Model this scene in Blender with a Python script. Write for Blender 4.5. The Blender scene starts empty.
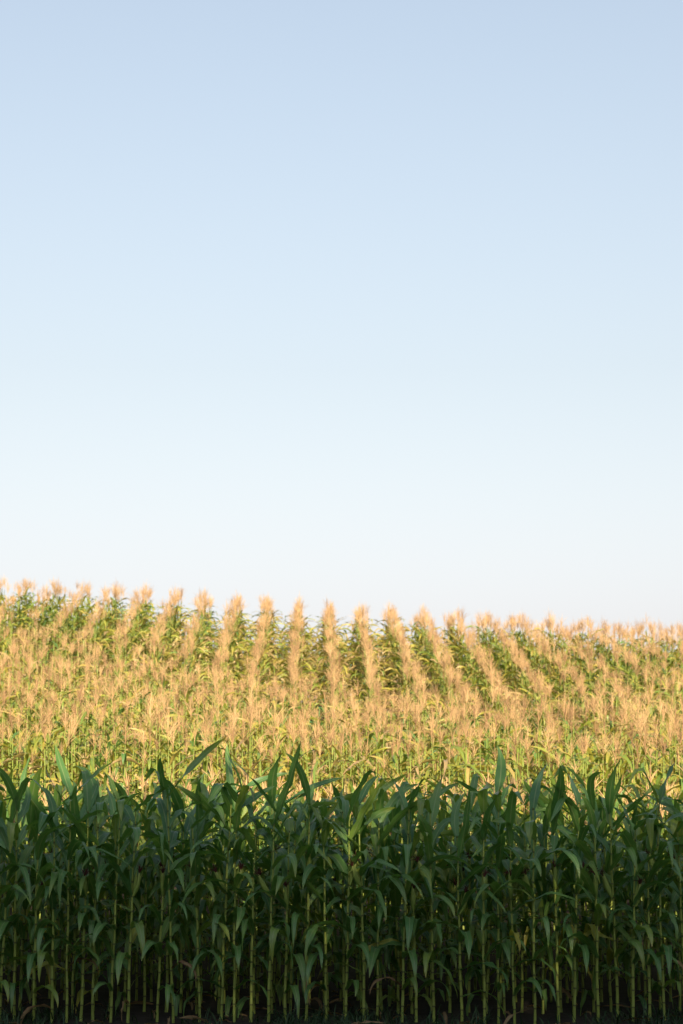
import bpy, math
import numpy as np
from mathutils import Vector

RNG = np.random.default_rng(20240)
S = bpy.context.scene
COL = S.collection
R = math.radians

# ------------------------------------------------------------------ camera
CAM_H = 1.6
FPX = 1991.0            # focal length in pixels (70 mm on a 36 mm tall frame)
VPX = 310.0             # where the hill's rows run to, in the photo
cam_d = bpy.data.cameras.new('camera')
cam = bpy.data.objects.new('camera', cam_d)
COL.objects.link(cam)
cam_d.sensor_fit = 'VERTICAL'
cam_d.sensor_height = 36.0
cam_d.sensor_width = 24.0
cam_d.lens = 70.0
cam_d.clip_end = 3000.0
cam_d.dof.use_dof = True
cam_d.dof.focus_distance = 19.5
cam_d.dof.aperture_fstop = 2.8
cam.location = (0, 0, CAM_H)
cam.rotation_euler = (R(90) + math.atan(337 / FPX), 0, -31.0 / FPX)
S.camera = cam


# ------------------------------------------------------------------ terrain
def sp(x, w):
    x = np.asarray(x, float)
    return w * np.logaddexp(0.0, x / w)


def height(X, Y):
    X = np.asarray(X, float)
    Y = np.asarray(Y, float)
    t = np.tanh(X / 11.0) * 1.45
    yt = np.interp(t, [-1.45, -0.85, 0, 0.85, 1.45], [46.0, 44.0, 36.5, 33.5, 32.0])
    zt = np.interp(t, [-1.45, -0.85, 0, 0.85, 1.45], [4.35, 4.0, 2.15, 1.62, 1.35])
    zc = np.interp(t, [-1.45, -0.85, 0, 0.85, 1.45], [6.5, 6.0, 5.25, 4.72, 4.4])
    yc = np.interp(t, [-1.45, -0.85, 0, 0.85, 1.45], [49.5, 48.7, 48.0, 47.5, 47.0])
    s1 = zt / (yt - 20.0)
    s2 = (zc - zt) / (yc - yt)
    s3 = -0.06
    z = s1 * sp(Y - 20.0, 0.8) + (s2 - s1) * sp(Y - yt, 1.2) - (s2 - s3) * sp(Y - yc, 0.9)
    far = np.clip((Y - 62.0) / 120.0, 0, 1)
    far = far * far * (3 - 2 * far)
    z = z * (1 - far)
    z = z + 0.02 * np.sin(X * 1.7 + 0.6 * Y) * np.sin(Y * 1.3 - 0.4 * X) * np.exp(-((X / 40) ** 2 + (Y / 70) ** 2))
    return z


# ------------------------------------------------------------------ geometry in numpy
# a geo is (verts Nx3, quads Mx4, uv Nx2, tint N, mat M)
def join(geos):
    V, F, U, T, M = [], [], [], [], []
    n = 0
    for v, f, u, t, m in geos:
        V.append(v); F.append(f + n); U.append(u); T.append(t); M.append(m)
        n += len(v)
    return (np.concatenate(V), np.concatenate(F), np.concatenate(U), np.concatenate(T), np.concatenate(M))


def rotz(v, a):
    c, s = math.cos(a), math.sin(a)
    o = v.copy()
    o[:, 0] = c * v[:, 0] - s * v[:, 1]
    o[:, 1] = s * v[:, 0] + c * v[:, 1]
    return o


def roty(v, a):                    # leans +z towards +x
    c, s = math.cos(a), math.sin(a)
    o = v.copy()
    o[:, 0] = c * v[:, 0] + s * v[:, 2]
    o[:, 2] = -s * v[:, 0] + c * v[:, 2]
    return o


def grid_faces(n, m, closed=False):
    F = []
    mm = m if closed else m - 1
    for i in range(n - 1):
        for j in range(mm):
            k = (j + 1) % m
            F.append((i * m + j, i * m + k, (i + 1) * m + k, (i + 1) * m + j))
    return np.array(F, int)


def leaf(rng, L, W, a0, bend, nseg=12, ncr=5, twist=0.0, wav=0.012, fold=0.35, kink=None, side=0.0, tint=0.1, mat=0, power=1.5):
    s = np.linspace(0, 1, nseg + 1)
    ang = a0 - bend * s ** power
    if kink is not None:
        ks, ka = kink
        ang = ang - ka / (1 + np.exp(-(s - ks) * 45))
    yaw = side * s ** 1.5
    ds = L / nseg
    mid = 0.5 * (ang[1:] + ang[:-1])
    my = 0.5 * (yaw[1:] + yaw[:-1])
    cx = np.concatenate([[0], np.cumsum(np.cos(mid) * np.cos(my) * ds)])
    cy = np.concatenate([[0], np.cumsum(np.cos(mid) * np.sin(my) * ds)])
    cz = np.concatenate([[0], np.cumsum(np.sin(mid) * ds)])
    C = np.stack([cx, cy, cz], 1)
    Tn = np.stack([np.cos(ang) * np.cos(yaw), np.cos(ang) * np.sin(yaw), np.sin(ang)], 1)
    Sd = np.stack([-np.sin(yaw), np.cos(yaw), np.zeros_like(yaw)], 1)
    N = np.cross(Tn, Sd)
    tw = twist * s ** 1.3
    Sd2 = Sd * np.cos(tw)[:, None] + N * np.sin(tw)[:, None]
    N2 = -Sd * np.sin(tw)[:, None] + N * np.cos(tw)[:, None]
    w = 0.5 * W * np.minimum(1, 0.45 + 1.9 * s) * np.maximum(0.0, 1 - s ** 2.3) ** 0.85 + 0.0012
    u = np.linspace(-1, 1, ncr)
    ph, fr = rng.uniform(0, 6.28, 2), rng.uniform(2.2, 4.0, 2)
    P, U = [], []
    fo = fold * (1 - 0.65 * s) + 0.55 * np.exp(-s * 12)
    for j, uu in enumerate(u):
        au = abs(uu)
        side_k = 0 if uu < 0 else 1
        wave = wav * au ** 2 * np.sin(s * 6.28 * fr[side_k] + ph[side_k]) * np.minimum(1, s * 5) * (1 - s ** 3)
        lat = w * uu * np.cos(fo)
        up = w * au * np.sin(fo) + wave
        P.append(C + Sd2 * lat[:, None] + N2 * up[:, None])
        U.append(np.stack([np.full_like(s, uu * 0.5 + 0.5), s], 1))
    V = np.stack(P, 1).reshape(-1, 3)
    UV = np.stack(U, 1).reshape(-1, 2)
    F = grid_faces(nseg + 1, ncr)
    return (V, F, UV, np.full(len(V), tint), np.full(len(F), mat))


def tube(path, rad, k=6, tint=0.0, mat=0, tints=None):
    path = np.asarray(path, float)
    n = len(path)
    T = np.gradient(path, axis=0)
    T /= np.linalg.norm(T, axis=1)[:, None] + 1e-9
    ref = np.array([0.31, 0.95, 0.05]) if abs(T[:, 1]).mean() < 0.8 else np.array([1.0, 0.1, 0.0])
    A = np.cross(T, ref)
    A /= np.linalg.norm(A, axis=1)[:, None] + 1e-9
    B = np.cross(T, A)
    th = np.linspace(0, 2 * np.pi, k, endpoint=False)
    rad = np.asarray(rad, float)
    V = path[:, None, :] + rad[:, None, None] * (np.cos(th)[None, :, None] * A[:, None, :] + np.sin(th)[None, :, None] * B[:, None, :])
    V = V.reshape(-1, 3)
    F = grid_faces(n, k, True)
    uv = np.stack([np.tile(th / 6.283, n), np.repeat(np.linspace(0, 1, n), k)], 1)
    t = np.repeat(np.asarray(tints, float), k) if tints is not None else np.full(n * k, tint)
    return (V, F, uv, t, np.full(len(F), mat))


def stalk(rng, H, r0=0.0165, r1=0.006, nodes=12, k=8, mat=1, lean=0.02):
    """Jointed maize stalk with sheath swellings above each node; returns geo and the node points."""
    zs, rs, ts = [], [], []
    zn = np.linspace(0, 1, nodes) ** 0.95 * H
    zn[1:-1] += rng.normal(0, 0.008, nodes - 2)
    ph = rng.uniform(0, 6.28)
    for i in range(nodes):
        z = zn[i]
        r = r0 + (r1 - r0) * (z / H) ** 1.1
        sheath = 1.22 if z > 0.42 * H * 0.6 else 1.08
        if i > 0:
            zs += [z - 0.012]; rs += [r * 0.98]; ts += [0.25]
        zs += [z, z + 0.012]; rs += [r * 1.25, r * sheath]; ts += [0.9, 0.15]
        if i < nodes - 1:
            zm = 0.5 * (z + zn[i + 1])
            rm = r0 + (r1 - r0) * (zm / H) ** 1.1
            zs += [zm]; rs += [rm * 1.06]; ts += [0.1]
    zs = np.array(zs); rs = np.array(rs)
    dx = lean * (zs / H) ** 2 * H
    zz = 0.003 * np.sin(zs * 9 + ph)
    path = np.stack([dx + zz, 0.003 * np.cos(zs * 8 + ph), zs], 1)
    g = tube(path, rs, k, mat=mat, tints=ts)
    pts = np.stack([np.interp(zn, zs, path[:, 0]), np.interp(zn, zs, path[:, 1]), zn], 1)
    return g, pts


def ear(rng, L=0.25, r=0.03, k=8, n=9, mat=2, dry=0.0):
    s = np.linspace(0, 1, n)
    prof = np.array([np.interp(x, [0, .08, .3, .55, .8, .93, 1], [.35, .7, 1, .98, .7, .42, .22]) for x in s]) * r
    bow = 0.012 * np.sin(s * 3.14)
    g = [tube(np.stack([bow, 0 * s, s * L], 1), prof, k, mat=mat, tints=np.clip(0.15 + dry + 0.3 * s ** 3, 0, 1))]
    for q in range(4):        # loose husk blades hugging the ear
        a = q * 1.57 + rng.uniform(-.3, .3)
        lf = leaf(rng, L * rng.uniform(1.0, 1.22), r * 1.5, R(84), R(rng.uniform(-8, 16)), 6, 3, 0, 0.003, 0.5, tint=0.3 + dry, mat=mat)
        v = lf[0].copy(); v[:, 0] += r * 0.72
        g.append((rotz(v, a),) + lf[1:])
    return join(g)


def silk(rng, L=0.25, mat=3, n=12):
    g = []
    for q in range(n):
        a = rng.uniform(0, 6.28); sp_ = rng.uniform(0.15, 1.0); ln = rng.uniform(0.05, 0.11)
        t = np.linspace(0, 1, 5)
        out = 0.006 + ln * 0.75 * sp_ * t ** 1.4
        z = L * 0.97 + ln * (t - 0.75 * sp_ * t ** 2.4)
        g.append(tube(np.stack([out * math.cos(a), out * math.sin(a), z], 1), 0.0042 * (1 - 0.5 * t), 3, mat=mat))
    return join(g)


def tassel(rng, L=0.36, nb=10, rad=0.0048, k=3, n=4, mat=4):
    t = np.linspace(0, 1, n + 1)
    ln = rng.uniform(-.03, .03, 2)
    g = [tube(np.stack([ln[0] * t, ln[1] * t, L * t], 1), rad * np.interp(t, [0, .35, .7, 1], [.8, 1.35, 1.1, .4]), k, mat=mat, tint=rng.uniform(0, 1))]
    for q in range(nb):
        a = q * 2.4 + rng.uniform(-.4, .4)
        z0 = L * (0.10 + 0.30 * q / nb)
        bl = L * rng.uniform(.5, .72) * (1 - 0.25 * q / nb)
        el = R(rng.uniform(50, 88)); bd = R(rng.uniform(-10, 40))
        ang = el - bd * t
        ds = bl / n
        rr = np.concatenate([[0], np.cumsum(np.cos(0.5 * (ang[1:] + ang[:-1])) * ds)])
        zz = np.concatenate([[0], np.cumsum(np.sin(0.5 * (ang[1:] + ang[:-1])) * ds)])
        g.append(tube(np.stack([rr * math.cos(a), rr * math.sin(a), z0 + zz], 1), rad * np.interp(t, [0, .25, .7, 1], [.5, 1.0, .9, .35]), k, mat=mat, tint=rng.uniform(0, 1)))
    return join(g)


def mesh_from(name, geo, mats, smooth=True):
    v, f, uv, t, m = geo
    me = bpy.data.meshes.new(name)
    me.vertices.add(len(v))
    me.vertices.foreach_set('co', np.ascontiguousarray(v, np.float32).ravel())
    me.loops.add(len(f) * 4)
    fi = np.ascontiguousarray(f, np.int32).ravel()
    me.loops.foreach_set('vertex_index', fi)
    me.polygons.add(len(f))
    me.polygons.foreach_set('loop_start', np.arange(0, len(f) * 4, 4, dtype=np.int32))
    me.polygons.foreach_set('loop_total', np.full(len(f), 4, np.int32))
    for mm in mats:
        me.materials.append(mm)
    me.polygons.foreach_set('material_index', np.ascontiguousarray(m, np.int32))
    me.polygons.foreach_set('use_smooth', np.full(len(f), smooth, bool))
    ul = me.uv_layers.new(name='UVMap')
    ul.data.foreach_set('uv', np.ascontiguousarray(uv[fi], np.float32).ravel())
    at = me.attributes.new('tint', 'FLOAT', 'POINT')
    at.data.foreach_set('value', np.ascontiguousarray(t, np.float32))
    me.update(calc_edges=True)
    return me


def add(name, me, parent=None):
    o = bpy.data.objects.new(name, me)
    COL.objects.link(o)
    if parent:
        o.parent = parent
    return o


def tag(o, label=None, cat=None, group=None, kind=None):
    if label: o['label'] = label
    if cat: o['category'] = cat
    if group: o['group'] = group
    if kind: o['kind'] = kind
    return o


# ------------------------------------------------------------------ materials
def new_mat(name):
    m = bpy.data.materials.new(name)
    m.use_nodes = True
    nt = m.node_tree
    nt.nodes.clear()
    out = nt.nodes.new('ShaderNodeOutputMaterial')
    return m, nt, out


def ramp(nt, fac, stops, interp='LINEAR'):
    r = nt.nodes.new('ShaderNodeValToRGB')
    r.color_ramp.interpolation = interp
    el = r.color_ramp.elements
    while len(el) < len(stops):
        el.new(0.5)
    for e, (p, c) in zip(el, stops):
        e.position = p
        e.color = (*c, 1)
    nt.links.new(fac, r.inputs['Fac'])
    return r.outputs['Color']


def math_n(nt, op, a, b=None, clamp=False):
    n = nt.nodes.new('ShaderNodeMath')
    n.operation = op
    n.use_clamp = clamp
    for i, x in enumerate((a, b)):
        if x is None: continue
        if isinstance(x, (int, float)): n.inputs[i].default_value = x
        else: nt.links.new(x, n.inputs[i])
    return n.outputs[0]


def mix_c(nt, fac, a, b, mode='MIX'):
    n = nt.nodes.new('ShaderNodeMix')
    n.data_type = 'RGBA'
    n.blend_type = mode
    for sock, x in ((n.inputs[0], fac), (n.inputs[6], a), (n.inputs[7], b)):
        if isinstance(x, (int, float)): sock.default_value = x
        elif isinstance(x, tuple): sock.default_value = (*x, 1)
        else: nt.links.new(x, sock)
    return n.outputs[2]


def noise(nt, scale, detail=3.0, vec=None):
    n = nt.nodes.new('ShaderNodeTexNoise')
    n.inputs['Scale'].default_value = scale
    n.inputs['Detail'].default_value = detail
    if vec is not None: nt.links.new(vec, n.inputs['Vector'])
    return n.outputs['Fac']


def leaf_material(name, stops, rough=0.34, trans=0.32, spec=0.55):
    m, nt, out = new_mat(name)
    at = nt.nodes.new('ShaderNodeAttribute'); at.attribute_name = 'tint'
    uv = nt.nodes.new('ShaderNodeUVMap')
    sep = nt.nodes.new('ShaderNodeSeparateXYZ'); nt.links.new(uv.outputs[0], sep.inputs[0])
    tc = nt.nodes.new('ShaderNodeTexCoord')
    nz = noise(nt, 9.0, 3.0, tc.outputs['Object'])
    jitter = math_n(nt, 'MULTIPLY', math_n(nt, 'SUBTRACT', nz, 0.5), 0.22)
    tip = math_n(nt, 'MULTIPLY', math_n(nt, 'POWER', sep.outputs[1], 7.0), 0.28)
    fac = math_n(nt, 'ADD', math_n(nt, 'ADD', at.outputs['Fac'], jitter), tip, True)
    col = ramp(nt, fac, stops)
    du = math_n(nt, 'ABSOLUTE', math_n(nt, 'SUBTRACT', sep.outputs[0], 0.5))
    rib = math_n(nt, 'SUBTRACT', 1.0, math_n(nt, 'MULTIPLY', du, 13.0), True)
    rib = math_n(nt, 'MULTIPLY', rib, 0.8)
    col = mix_c(nt, rib, col, (0.24, 0.30, 0.13))
    wv = math_n(nt, 'SINE', math_n(nt, 'MULTIPLY', sep.outputs[0], 150.0))
    col = mix_c(nt, math_n(nt, 'MULTIPLY', math_n(nt, 'ADD', wv, 1.0), 0.08), col, (0.16, 0.22, 0.08))
    pb = nt.nodes.new('ShaderNodeBsdfPrincipled')
    nt.links.new(col, pb.inputs['Base Color'])
    pb.inputs['Roughness'].default_value = rough
    pb.inputs['Specular IOR Level'].default_value = spec
    bp = nt.nodes.new('ShaderNodeBump')
    bp.inputs['Strength'].default_value = 0.25
    bp.inputs['Distance'].default_value = 0.002
    nt.links.new(wv, bp.inputs['Height'])
    nt.links.new(bp.outputs[0], pb.inputs['Normal'])
    tr = nt.nodes.new('ShaderNodeBsdfTranslucent')
    tcol = mix_c(nt, 1.0, col, (1.25, 1.35, 0.55), 'MULTIPLY')
    nt.links.new(tcol, tr.inputs['Color'])
    mx = nt.nodes.new('ShaderNodeMixShader')
    mx.inputs[0].default_value = trans
    nt.links.new(pb.outputs[0], mx.inputs[1]); nt.links.new(tr.outputs[0], mx.inputs[2])
    nt.links.new(mx.outputs[0], out.inputs['Surface'])
    return m


def simple_mat(name, stops, rough=0.6, trans=0.0, nscale=30.0, namp=0.3, spec=0.3, bump=0.0):
    m, nt, out = new_mat(name)
    at = nt.nodes.new('ShaderNodeAttribute'); at.attribute_name = 'tint'
    tc = nt.nodes.new('ShaderNodeTexCoord')
    nz = noise(nt, nscale, 4.0, tc.outputs['Object'])
    fac = math_n(nt, 'ADD', at.outputs['Fac'], math_n(nt, 'MULTIPLY', math_n(nt, 'SUBTRACT', nz, 0.5), namp), True)
    col = ramp(nt, fac, stops)
    pb = nt.nodes.new('ShaderNodeBsdfPrincipled')
    nt.links.new(col, pb.inputs['Base Color'])
    pb.inputs['Roughness'].default_value = rough
    pb.inputs['Specular IOR Level'].default_value = spec
    if bump:
        bp = nt.nodes.new('ShaderNodeBump')
        bp.inputs['Strength'].default_value = bump
        bp.inputs['Distance'].default_value = 0.03
        nt.links.new(nz, bp.inputs['Height']); nt.links.new(bp.outputs[0], pb.inputs['Normal'])
    if trans:
        tr = nt.nodes.new('ShaderNodeBsdfTranslucent'); nt.links.new(col, tr.inputs['Color'])
        mx = nt.nodes.new('ShaderNodeMixShader'); mx.inputs[0].default_value = trans
        nt.links.new(pb.outputs[0], mx.inputs[1]); nt.links.new(tr.outputs[0], mx.inputs[2])
        nt.links.new(mx.outputs[0], out.inputs['Surface'])
    else:
        nt.links.new(pb.outputs[0], out.inputs['Surface'])
    return m


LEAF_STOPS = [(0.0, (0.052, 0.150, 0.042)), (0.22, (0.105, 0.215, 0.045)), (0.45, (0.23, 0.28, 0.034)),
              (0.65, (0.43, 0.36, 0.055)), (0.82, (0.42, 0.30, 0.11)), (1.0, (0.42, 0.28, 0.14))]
M_LEAF = leaf_material('corn_leaf', LEAF_STOPS)
M_STALK = simple_mat('corn_stalk', [(0.0, (0.20, 0.26, 0.045)), (0.4, (0.17, 0.205, 0.045)), (0.75, (0.06, 0.07, 0.02)), (1.0, (0.09, 0.06, 0.03))], 0.45, namp=0.25, nscale=12)
M_HUSK = simple_mat('ear_husk', [(0.0, (0.13, 0.22, 0.035)), (0.35, (0.22, 0.28, 0.06)), (0.7, (0.45, 0.36, 0.14)), (1.0, (0.55, 0.42, 0.24))], 0.5, nscale=20, namp=0.2)
M_SILK = simple_mat('ear_silk', [(0.0, (0.07, 0.022, 0.012)), (1.0, (0.12, 0.05, 0.02))], 0.8)
M_TASSEL = simple_mat('corn_tassel', [(0.0, (0.69, 0.48, 0.24)), (0.5, (0.58, 0.38, 0.185)), (1.0, (0.38, 0.235, 0.12))], 0.75, 0.25, namp=0.5)
M_DRY = leaf_material('dry_leaf', [(0.0, (0.16, 0.09, 0.05)), (1.0, (0.30, 0.19, 0.10))], 0.8, 0.2, 0.1)
M_SOIL = simple_mat('field_soil', [(0.0, (0.012, 0.009, 0.006)), (0.5, (0.022, 0.016, 0.011)), (1.0, (0.042, 0.031, 0.022))], 0.95, nscale=3.0, namp=1.2, bump=0.8)
M_WEED = simple_mat('weed_blade', [(0.0, (0.015, 0.04, 0.012)), (0.6, (0.03, 0.06, 0.018)), (1.0, (0.10, 0.075, 0.04))], 0.6, 0.2)
M_TREE_LEAF = simple_mat('tree_leaf', [(0.0, (0.03, 0.06, 0.02)), (1.0, (0.08, 0.12, 0.035))], 0.6, 0.15)
M_BARK = simple_mat('tree_bark', [(0.0, (0.06, 0.045, 0.035)), (1.0, (0.16, 0.13, 0.10))], 0.9, nscale=6, namp=1.0, bump=0.6)
MATS = [M_LEAF, M_STALK, M_HUSK, M_SILK, M_TASSEL, M_DRY]

# ------------------------------------------------------------------ ground
gx = np.unique(np.concatenate([np.linspace(-900, -30, 22), np.linspace(-30, 30, 121), np.linspace(30, 900, 22)]))
gy = np.unique(np.concatenate([np.linspace(-900, -20, 20), np.linspace(-20, 70, 181), np.linspace(70, 1500, 30)]))
GX, GY = np.meshgrid(gx, gy)
GZ = height(GX, GY)
gv = np.stack([GX.ravel(), GY.ravel(), GZ.ravel()], 1)
gf = grid_faces(len(gy), len(gx))
ground = add('ground', mesh_from('ground', (gv, gf, gv[:, :2] * 0.1, np.full(len(gv), 0.4), np.zeros(len(gf), int)), [M_SOIL]))
tag(ground, kind='structure')

M_BOUNCE = simple_mat('bounce_strip_mat', [(0.0, (0.10, 0.085, 0.065)), (0.5, (0.16, 0.135, 0.105)), (1.0, (0.22, 0.19, 0.15))], 0.9, nscale=14.0, namp=1.2, bump=0.5)  # unseen pale ground strip, added to bounce light up into the front rows
tx_ = np.linspace(-60, 60, 121); ty_ = np.linspace(4.0, 16.4, 10)
TX, TY = np.meshgrid(tx_, ty_)
TY = TY + .25 * np.sin(TX * .31) + .1 * np.sin(TX * 1.3)
tv = np.stack([TX.ravel(), TY.ravel(), height(TX, TY).ravel() + .035], 1)
tag(add('bounce_strip', mesh_from('bounce_strip', (tv, grid_faces(10, 121), tv[:, :2] * .2, np.full(len(tv), .5), np.zeros(9 * 120, int)), [M_BOUNCE])), kind='structure')

# ------------------------------------------------------------------ pools of parts for the plants one can tell apart
prng = np.random.default_rng(7)


def pick_leaf_geo(rng, h, green=True, nseg=12, ncr=5):
    """h: 0 lowest leaf .. 1 flag leaf"""
    kink = None
    if h < 0.42:
        L, W, a0, bend = rng.uniform(.52, .80), rng.uniform(.075, .098), R(rng.uniform(30, 58)), R(rng.uniform(110, 150))
        if rng.random() < .35: kink = (rng.uniform(.35, .6), R(rng.uniform(30, 60)))
        if kink: bend *= 0.65
    elif h < 0.74:
        L, W, a0, bend = rng.uniform(.68, .94), rng.uniform(.085, .11), R(rng.uniform(42, 68)), R(rng.uniform(85, 140))
        if rng.random() < .25: kink = (rng.uniform(.4, .65), R(rng.uniform(40, 80))); bend *= 0.5
    else:
        L, W, a0, bend = rng.uniform(.48, .80), rng.uniform(.080, .112), R(rng.uniform(30, 80)), R(rng.uniform(0, 65))
        if rng.random() < .45: kink = (rng.uniform(.4, .75), R(rng.uniform(60, 130))); bend *= 0.3
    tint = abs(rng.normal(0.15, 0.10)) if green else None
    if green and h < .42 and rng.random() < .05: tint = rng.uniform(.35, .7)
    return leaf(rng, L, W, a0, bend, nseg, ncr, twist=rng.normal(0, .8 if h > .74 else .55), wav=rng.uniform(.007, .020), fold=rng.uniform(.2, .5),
                kink=kink, side=rng.normal(0, .6 if h > .74 else .4), tint=tint if green else 0, power=rng.uniform(1.2, 1.8))


POOL = {}
for key, h in (('low', .2), ('mid', .6), ('top', .9)):
    POOL[key] = [mesh_from('leaf', pick_leaf_geo(prng, h), [M_LEAF]) for _ in range(44)]
for key, h in (('low', .2), ('mid', .6), ('top', .9)):      # plants further in: sunlit look put into a paler, yellower leaf tint
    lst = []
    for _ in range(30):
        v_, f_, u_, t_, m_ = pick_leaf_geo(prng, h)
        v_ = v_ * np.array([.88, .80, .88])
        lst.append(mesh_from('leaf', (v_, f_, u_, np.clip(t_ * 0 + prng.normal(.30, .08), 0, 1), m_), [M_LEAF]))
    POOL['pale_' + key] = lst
POOL['dry'] = []
for _ in range(10):
    g = leaf(prng, prng.uniform(.35, .6), prng.uniform(.03, .055), R(prng.uniform(20, 50)), R(prng.uniform(110, 150)), 10, 3,
             twist=prng.normal(0, 1.6), wav=.012, fold=.7, side=prng.normal(0, .5), tint=prng.uniform(0, 1))
    POOL['dry'].append(mesh_from('leaf', g, [M_DRY]))
EARS = [mesh_from('ear', (lambda g: (g[0], g[1], g[2], g[3], np.zeros(len(g[1]), int)))(ear(prng, 0.22, prng.uniform(.021, .026), dry=0.0)), [M_HUSK]) for _ in range(8)]
SILKS = [mesh_from('silk', (lambda g: (g[0], g[1], g[2], g[3], np.zeros(len(g[1]), int)))(silk(prng, .22, n=20)), [M_SILK]) for _ in range(6)]
TASSELS = [mesh_from('tassel', (lambda g: (g[0], g[1], g[2], g[3], np.zeros(len(g[1]), int)))(tassel(prng, prng.uniform(.28, .36), 10, k=5, n=6)), [M_TASSEL]) for _ in range(10)]
STALKS = []
for _ in range(24):
    H = prng.uniform(1.74, 2.02)
    g, pts = stalk(prng, H, prng.uniform(.0125, .0155), .0055, 15, 10, lean=prng.normal(0, .012))
    g = (g[0], g[1], g[2], g[3], np.zeros(len(g[1]), int))
    STALKS.append((mesh_from('stalk', g, [M_STALK]), pts, H))


def corn_plant(x, y, rng, label, group, ear_at=None, tassel_on=False, dry=0, azim=None, hs=1.0, front=False, pale=False):
    z = float(height(x, y))
    root = bpy.data.objects.new('corn_plant', None)
    root.empty_display_size = 0.1
    COL.objects.link(root)
    root.location = (x, y, z - 0.01)
    root.scale = (1, 1, hs)
    root.rotation_euler = (rng.normal(0, .022), rng.normal(0, .018), 0)
    tag(root, label, 'corn plant', group)
    me, pts, H = STALKS[rng.integers(len(STALKS))]
    yaw0 = rng.uniform(0, 6.28)
    if label.startswith('*'):
        root['label'] = ('tall' if H * hs > 1.96 else 'short' if H * hs < 1.80 else 'green') + label[1:]
    st = add('stalk', me, root)
    # keep node points in the plant's own frame (stalk mesh unrotated, its lean is varied by the pool)
    plane = azim if azim is not None else rng.normal(math.pi / 2, 0.55)
    nn = len(pts)
    first = 1 if not front else 2
    for i in range(first, nn):
        h = (i - first) / (nn - 1 - first)
        key = 'low' if h < .42 else ('mid' if h < .76 else 'top')
        if i <= 3 and rng.random() < .45: continue
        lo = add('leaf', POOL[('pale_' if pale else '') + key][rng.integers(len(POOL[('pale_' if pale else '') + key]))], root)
        lo.location = pts[i]
        lo.location.z += -0.02
        a = plane + (math.pi if i % 2 else 0) + rng.normal(0, .38)
        if key == 'top': a = rng.uniform(0, 6.28) if rng.random() < .5 else a
        lo.rotation_euler = (0, rng.normal(0, .08), a)
        s = rng.uniform(.85, 1.1) * (0.8 if i <= first + 1 else 1.0) * (.78 if tassel_on else 1.0)
        lo.scale = (s, s * rng.uniform(.9, 1.1), s)
    for k in range(dry):
        i = int(rng.integers(1, 4))
        lo = add('leaf', POOL['dry'][rng.integers(len(POOL['dry']))], root)
        lo.location = pts[i]
        lo.rotation_euler = (0, 0, rng.uniform(math.pi, 2 * math.pi))
        lo['label'] = 'dry brown withered leaf'
    if ear_at:
        for (az, tilt, node) in ear_at:
            e = add('ear', EARS[rng.integers(len(EARS))], root)
            e.location = Vector(pts[node]) + Vector((math.cos(az) * .012, math.sin(az) * .012, 0))
            e.rotation_euler = (0, tilt, az)
            sl = add('silk', SILKS[rng.integers(len(SILKS))], e)
            sl.rotation_euler = (0, 0, rng.uniform(0, 6.28))
    if tassel_on:
        tt = add('tassel', TASSELS[rng.integers(len(TASSELS))], root)
        tt.location = pts[-1]
        tt.rotation_euler = (rng.normal(0, .07), rng.normal(0, .07), rng.uniform(0, 6.28))
    return root


# ---- front row: one plant per stalk of the photo
Y1 = 18.9
PX = [2, 9, 23, 43, 61, 75, 88, 98, 117, 134, 162, 178, 203, 224, 237, 253, 270, 286, 307, 326, 345, 363, 376, 400, 414,
      431, 458, 480, 494, 509, 528, 553, 568, 591, 612, 624, 641, 656, 676]
# ears: stalk px -> list of (direction, tilt)
EAR_PX = {43: ('right', .12), 88: ('front', .2), 203: ('left', .0), 224: ('left', .45), 237: ('right', .18), 270: ('left', .5), 286: ('front', .08), 345: ('right', .15),
          363: ('left', .35), 414: ('front', .1), 431: ('left', .42), 458: ('right', .22), 480: ('front', .1), 528: ('left', .2), 553: ('front', .14), 568: ('right', .2),
          591: ('front', .12), 612: ('left', .3), 624: ('right', .12), 656: ('left', .28), 134: ('right', .2), 162: ('front', .15), 307: ('front', .25), 509: ('front', .12)}
AZ = {'left': math.pi + .35, 'right': -.35, 'front': -math.pi / 2}
ORD = ['first', 'second', 'third', 'fourth', 'fifth', 'sixth', 'seventh', 'eighth', 'ninth', 'tenth', 'eleventh', 'twelfth', 'thirteenth',
       'fourteenth', 'fifteenth', 'sixteenth', 'seventeenth', 'eighteenth', 'nineteenth', 'twentieth']
rng = np.random.default_rng(101)
n1 = len(PX)
G1 = 'shaded corn plants of the front row'
for i, px in enumerate(PX):
    x = (px - VPX) / FPX * Y1
    y = Y1 + rng.normal(0, .05)
    hs = rng.uniform(.94, 1.06)
    dry = int(rng.random() < .22)
    side = EAR_PX.get(px)
    ears = None
    if side:
        ears = [(AZ[side[0]] + rng.normal(0, .15), side[1] + .06, int(rng.integers(8, 10)))]
        ed = {'left': 'ear leaning left', 'right': 'ear leaning right', 'front': 'upright ear in front'}[side[0]]
    else:
        ed = 'leaves but no ear'
    place = (ORD[i] + ' front stalk from the left') if i < 20 else (ORD[n1 - 1 - i] + ' front stalk from the right')
    label = '* shaded corn plant with ' + ed + ', ' + place
    corn_plant(x, y, rng, label, G1, ears, False, dry, azim=rng.normal(-math.pi / 2, .5), hs=hs, front=True)

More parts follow.
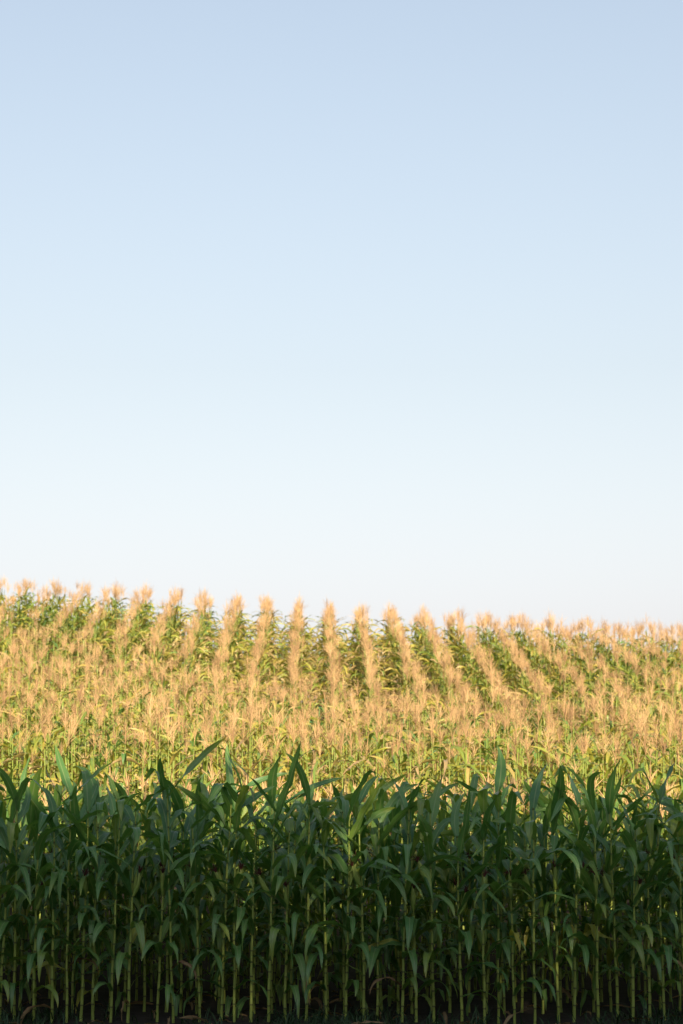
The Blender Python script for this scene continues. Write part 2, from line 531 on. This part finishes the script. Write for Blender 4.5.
ROWS = [  # y, tasselled, label, group, height factor
    (19.62, False, 'shaded dark corn plant without tassel standing directly behind the front stalks', 'shaded corn plants of the second row', 1.0),
    (20.36, False, 'corn plant with half lit top leaves in the third row from the front', 'corn plants of the third row', .97),
    (21.10, False, 'sunlit bright green corn plant without tassel glimpsed behind the shaded rows', 'sunlit corn plants of the fourth row', .94),
    (21.85, True, 'nearest corn plant with a straw coloured tassel above the shaded leaves', 'tasselled corn plants of the fifth row', .88),
    (22.60, True, 'tasselled sunlit corn plant in the second tasselled row above the shade', 'tasselled corn plants of the sixth row', .88),
    (23.35, True, 'tasselled sunlit corn plant in the third tasselled row above the shade', 'tasselled corn plants of the seventh row', .9)]
MARGIN = []      # plants past the sides of the picture: into the field mesh
NEAR_MARGIN = []
for (yy, tas, label, group, hs) in [(Y1, False, None, None, 1.0)] + ROWS:
    xl = (-4 - VPX) / FPX * yy
    xr = (687 - VPX) / FPX * yy
    xs = np.arange(-9.5, 9.5, 0.172) + rng.uniform(0, .1)
    for x in xs:
        xx = x + rng.normal(0, .018)
        y = yy + rng.normal(0, .04)
        if xx < xl or xx > xr:
            (MARGIN if tas else NEAR_MARGIN).append((xx, y, hs))
        elif label:
            e = [(rng.uniform(0, 6.28), rng.uniform(.1, .45), int(rng.integers(8, 10)))] if rng.random() < .7 else None
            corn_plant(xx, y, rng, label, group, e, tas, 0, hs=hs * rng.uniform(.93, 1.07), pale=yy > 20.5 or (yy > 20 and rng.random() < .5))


# ------------------------------------------------------------------ the field on the hill: thousands of plants, one mass
def field_plant(rng, tas=True, green=False, yellow=.46):
    H = rng.uniform(2.02, 2.2) if tas else rng.uniform(1.84, 2.02)
    g, pts = stalk(rng, H, .015, .006, 11, 4)
    out = [g]
    nn = len(pts) - (1 if tas else 0)
    wk = 1.0 if green else .74
    for i in range(3, nn):
        h = (i - 3) / (nn - 4)
        if h < .4: L, W, a0, b = rng.uniform(.5, .7), .075, R(rng.uniform(25, 55)), R(rng.uniform(90, 140))
        elif h < .75: L, W, a0, b = rng.uniform(.45, .85), .085, R(rng.uniform(30, 70)), R(rng.uniform(30, 130))
        else: L, W, a0, b = rng.uniform(.34, .62), .075, R(rng.uniform(25, 60)), R(rng.uniform(30, 120))
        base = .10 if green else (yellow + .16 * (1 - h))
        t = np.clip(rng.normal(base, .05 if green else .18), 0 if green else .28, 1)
        kk = (rng.uniform(.3, .7), R(rng.uniform(40, 110))) if rng.random() < .35 else None
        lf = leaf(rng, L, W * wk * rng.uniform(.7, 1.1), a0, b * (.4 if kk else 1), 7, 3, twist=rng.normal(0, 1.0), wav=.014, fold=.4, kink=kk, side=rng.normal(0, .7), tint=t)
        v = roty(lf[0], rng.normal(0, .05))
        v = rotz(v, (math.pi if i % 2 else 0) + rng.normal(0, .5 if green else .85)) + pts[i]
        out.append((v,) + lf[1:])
    if rng.random() < .8:
        e = ear(rng, .23, .028, 6, 5, dry=0 if green else rng.uniform(.1, .6))
        a = rng.uniform(0, 6.28)
        v = rotz(roty(e[0], rng.uniform(.15, .6)), a) + pts[5]
        out.append((v,) + e[1:])
    if tas:
        t = tassel(rng, rng.uniform(.28, .41), int(rng.integers(13, 20)), rad=.0023)
        out.append((rotz(roty(t[0], rng.normal(0, .05)), rng.uniform(0, 6.28)) + pts[-1] + np.array([0, 0, .05]),) + t[1:])
    return join(out)


frng = np.random.default_rng(55)
VAR = [field_plant(frng, yellow=frng.uniform(.48, .66)) for _ in range(22)]
VAR_G = [field_plant(frng, False, True) for _ in range(6)]
pts_hill = []
def bound(x):
    return np.interp(x, [-9, -6, -3, 0, 3, 6, 9], [46.3, 44.3, 40.5, 36.5, 34.0, 36.5, 45.0])
pts_head = []
for y0 in np.arange(24.1, 46, .75):
    for x in np.arange(-13.4, 13.4, .18):
        if y0 + .4 < bound(x):
            pts_head.append((x + frng.normal(0, .03), y0 + frng.normal(0, .09), frng.normal(1, .045)))
for k in range(-18, 19):
    x0 = k * 0.75 + 0.44
    ys = np.arange(24.1, 50.2, 0.15)
    for y in ys:
        if frng.random() < .03: continue
        if y < bound(x0): continue
        pts_hill.append((x0 + frng.normal(0, .022), y + frng.normal(0, .03), 1.0))
pieces = []


def scatter(points, variants, yaw0, sc, sd=.045):
    P = np.array(points)
    which = frng.integers(len(variants), size=len(P))
    for vi, (v, f, uv, t, m) in enumerate(variants):
        Q = P[which == vi]
        if len(Q) == 0: continue
        n = len(Q)
        yaw = yaw0 + frng.normal(0, .45, n) + np.where(frng.random(n) < .5, 0, math.pi)
        s = 1.0 + sd * np.clip(frng.normal(0, 1, n), -2, 1.7) * sc * Q[:, 2]
        tx, ty = frng.normal(0, .018, n), frng.normal(0, .035, n)
        c, sn = np.cos(yaw) * s, np.sin(yaw) * s
        X = c[:, None] * v[None, :, 0] - sn[:, None] * v[None, :, 1] + tx[:, None] * v[None, :, 2]
        Y = sn[:, None] * v[None, :, 0] + c[:, None] * v[None, :, 1] + ty[:, None] * v[None, :, 2]
        Z = s[:, None] * v[None, :, 2]
        hz = height(Q[:, 0], Q[:, 1]) - 0.01
        V = np.stack([X + Q[:, 0:1], Y + Q[:, 1:2], Z + hz[:, None]], 2).reshape(-1, 3)
        nv = len(v)
        F = (f[None] + (np.arange(n) * nv)[:, None, None]).reshape(-1, 4)
        patch = 0.10 * np.sin(Q[:, 0] * .55 + 1.3) * np.sin(Q[:, 1] * .31 + Q[:, 0] * .2)
        dt = frng.normal(0, .11, n) + patch
        isleaf = np.zeros(nv); isleaf[np.unique(f[m == 0])] = 1
        ist = np.zeros(nv); ist[np.unique(f[m == 4])] = 1
        T = (t[None] + dt[:, None] * isleaf[None] + frng.normal(0, .4, n)[:, None] * ist[None]).reshape(-1)
        pieces.append((V, F, np.tile(uv, (n, 1)), np.clip(T, 0, 1), np.tile(m, n)))


scatter(pts_hill, VAR, 0.0, 1.0, .03)
VAR_N = [field_plant(frng, False, False, .42) for _ in range(8)]      # far headland, tassels already off
pts_far = [(x + frng.normal(0, .03), y0 + frng.normal(0, .06), frng.normal(1.0, .04)) for y0 in np.arange(50.6, 57, .75) for x in np.arange(-13.4, 13.4, .17)]
scatter(pts_far, VAR_N, math.pi / 2, 1.06)
scatter(pts_head, VAR + VAR_N[:6], math.pi / 2, .97, .055)
scatter(MARGIN, VAR, math.pi / 2, .95)
scatter(NEAR_MARGIN, VAR_G, math.pi / 2, 1.0)
field = add('corn_field', mesh_from('corn_field', join(pieces), MATS))
tag(field, 'sunlit ripening corn with straw coloured tassels in rows running up the hill', 'corn field', kind='stuff')

# ------------------------------------------------------------------ weeds and fallen leaves at the field edge
wrng = np.random.default_rng(5)
gs = []
for _ in range(1100):
    cx, cy = wrng.uniform(-5, 5.5), wrng.uniform(17.2, 19.3)
    dens = math.sin(cx * 1.9 + 1) * .5 + .5
    if wrng.random() > dens * .9 + .1: continue
    for b in range(int(wrng.integers(3, 8))):
        lf = leaf(wrng, wrng.uniform(.08, .26), wrng.uniform(.006, .014), R(wrng.uniform(45, 85)), R(wrng.uniform(20, 120)), 5, 3, 0, 0, .3, tint=wrng.uniform(0, .7))
        x, y = cx + wrng.normal(0, .04), cy + wrng.normal(0, .04)
        v = rotz(lf[0], wrng.uniform(0, 6.28)) + np.array([x, y, float(height(x, y)) - .005])
        gs.append((v,) + lf[1:])
tag(add('weeds', mesh_from('weeds', join(gs), [M_WEED])), 'low dark grass and weeds at the foot of the corn', 'weeds', kind='stuff')

SUN_EL, SUN_AZ = 22.0, 176.0       # azimuth clockwise from +Y: behind the camera, to the right
gl = []
for _ in range(130):
    x, y = wrng.uniform(-5, 5.5), wrng.uniform(17.6, 21.0)
    lf = leaf(wrng, wrng.uniform(.2, .5), wrng.uniform(.02, .05), R(wrng.uniform(5, 40)), R(wrng.uniform(30, 90)), 8, 3, wrng.normal(0, 1.2), .01, .6, side=wrng.normal(0, .8), tint=wrng.uniform(0, .8))
    v = rotz(lf[0], wrng.uniform(0, 6.28)) + np.array([x, y, float(height(x, y)) + .01])
    gl.append((v,) + lf[1:])
tag(add('leaf_litter', mesh_from('leaf_litter', join(gl), [M_DRY])), 'withered brown corn leaves lying on the soil between the stalks', 'leaf litter', kind='stuff')

# ------------------------------------------------------------------ the wood behind the photographer: its shade lies on the front rows
trng = np.random.default_rng(31)
TREES = []
for _ in range(3):
    Ht = 14.0
    trunk = tube(np.stack([.15 * np.sin(np.linspace(0, 3, 9)), .12 * np.cos(np.linspace(0, 3, 9)), np.linspace(0, 9.5, 9)], 1), np.linspace(.32, .1, 9), 10, tint=.4)
    limbs = [trunk]
    for q in range(9):
        a = q * 2.4; z0 = 2.2 + q * .75; t = np.linspace(0, 1, 6); ln = trng.uniform(2.2, 3.2)
        limbs.append(tube(np.stack([math.cos(a) * ln * t, math.sin(a) * ln * t, z0 + 1.6 * t ** 1.3], 1), .11 * (1 - .85 * t), 6, tint=.4))
    n = 5200
    u = trng.normal(size=(n, 3)); u /= np.linalg.norm(u, axis=1)[:, None]
    rad = trng.random(n) ** .45
    c = u * rad[:, None]
    c[:, 2] = np.sign(c[:, 2]) * np.abs(c[:, 2]) ** .75
    lump = 1 + .13 * np.sin(u[:, 0] * 5 + 1) * np.sin(u[:, 1] * 6) + .1 * np.sin(u[:, 2] * 9)
    ctr = c * np.array([2.9, 2.9, 6.6]) * lump[:, None] + np.array([0, 0, 7.3])
    a1 = trng.normal(size=(n, 3)); a1 /= np.linalg.norm(a1, axis=1)[:, None]
    a2 = np.cross(a1, trng.normal(size=(n, 3))); a2 /= np.linalg.norm(a2, axis=1)[:, None]
    sz = trng.uniform(.16, .34, n)[:, None]
    V = np.stack([ctr - a1 * sz, ctr + a2 * sz * .55, ctr + a1 * sz, ctr - a2 * sz * .55], 1).reshape(-1, 3)
    F = np.arange(n * 4).reshape(-1, 4)
    crown = (V, F, np.tile(np.array([[0, 0], [1, 0], [1, 1], [0, 1]], float), (n, 1)), np.repeat(trng.uniform(0, 1, n), 4), np.zeros(n, int))
    TREES.append((mesh_from('trunk', join(limbs), [M_BARK]), mesh_from('crown', crown, [M_TREE_LEAF])))
TREE_Y = -8.0
TOP = 2.18 + (20.4 - TREE_Y) * math.tan(R(SUN_EL))
xx = -14.0
i = 0
while xx < 24:
    tm, cm = TREES[i % 3]
    r_ = bpy.data.objects.new('broadleaf_tree', None)
    COL.objects.link(r_)
    y = TREE_Y + (1.2 if i % 2 else -1.2) + trng.normal(0, .3)
    sc = TOP / 14.2 * trng.normal(1.0, .018) * (1 - math.tan(R(SUN_EL)) * (y - TREE_Y) / TOP)
    r_.location = (xx, y, float(height(xx, y)) - .05)
    r_.rotation_euler = (0, 0, trng.uniform(0, 6.28))
    r_.scale = (1.0, 1.0, sc)
    tag(r_, 'tall leafy tree in the wood behind the camera that shades the front rows', 'tree', 'trees of the wood behind the camera')
    add('trunk', tm, r_); add('crown', cm, r_)
    xx += trng.uniform(2.1, 2.6)
    i += 1

# ------------------------------------------------------------------ light
sd = Vector((math.sin(R(SUN_AZ)) * math.cos(R(SUN_EL)), math.cos(R(SUN_AZ)) * math.cos(R(SUN_EL)), math.sin(R(SUN_EL))))
ld = bpy.data.lights.new('sun', 'SUN')
ld.energy = 5.0
ld.angle = R(.5)
ld.color = (1.0, .82, .58)
lo = bpy.data.objects.new('sun', ld)
COL.objects.link(lo)
lo.rotation_euler = sd.to_track_quat('Z', 'Y').to_euler()
lo.location = (20, -40, 40)

w = bpy.data.worlds.new('World')
S.world = w
w.use_nodes = True
nt = w.node_tree
nt.nodes.clear()
sky = nt.nodes.new('ShaderNodeTexSky')
sky.sky_type = 'NISHITA'
sky.sun_disc = False
sky.sun_elevation = R(SUN_EL)
sky.sun_rotation = R(SUN_AZ)
sky.altitude = 200
sky.air_density = 3.0
sky.dust_density = 3.0
sky.ozone_density = 1.0
bg = nt.nodes.new('ShaderNodeBackground')
bg.inputs['Strength'].default_value = .0684
wo = nt.nodes.new('ShaderNodeOutputWorld')
hs = nt.nodes.new('ShaderNodeHueSaturation')          # a thin veil of high haze: paler than the clear sky
hs.inputs['Saturation'].default_value = .45
nt.links.new(sky.outputs[0], hs.inputs['Color'])
nt.links.new(mix_c(nt, 1.0, hs.outputs[0], (0.875, 1.0, 1.36), 'MULTIPLY'), bg.inputs[0])
nt.links.new(bg.outputs[0], wo.inputs[0])

# ------------------------------------------------------------------ render
S.render.engine = 'CYCLES'
S.render.resolution_x = 683
S.render.resolution_y = 1024
S.view_settings.view_transform = 'Standard'
S.view_settings.look = 'None'
S.view_settings.exposure = 1.2
S.view_settings.gamma = 1.0
S.view_settings.use_curve_mapping = False
S.cycles.max_bounces = 8
S.cycles.transmission_bounces = 6
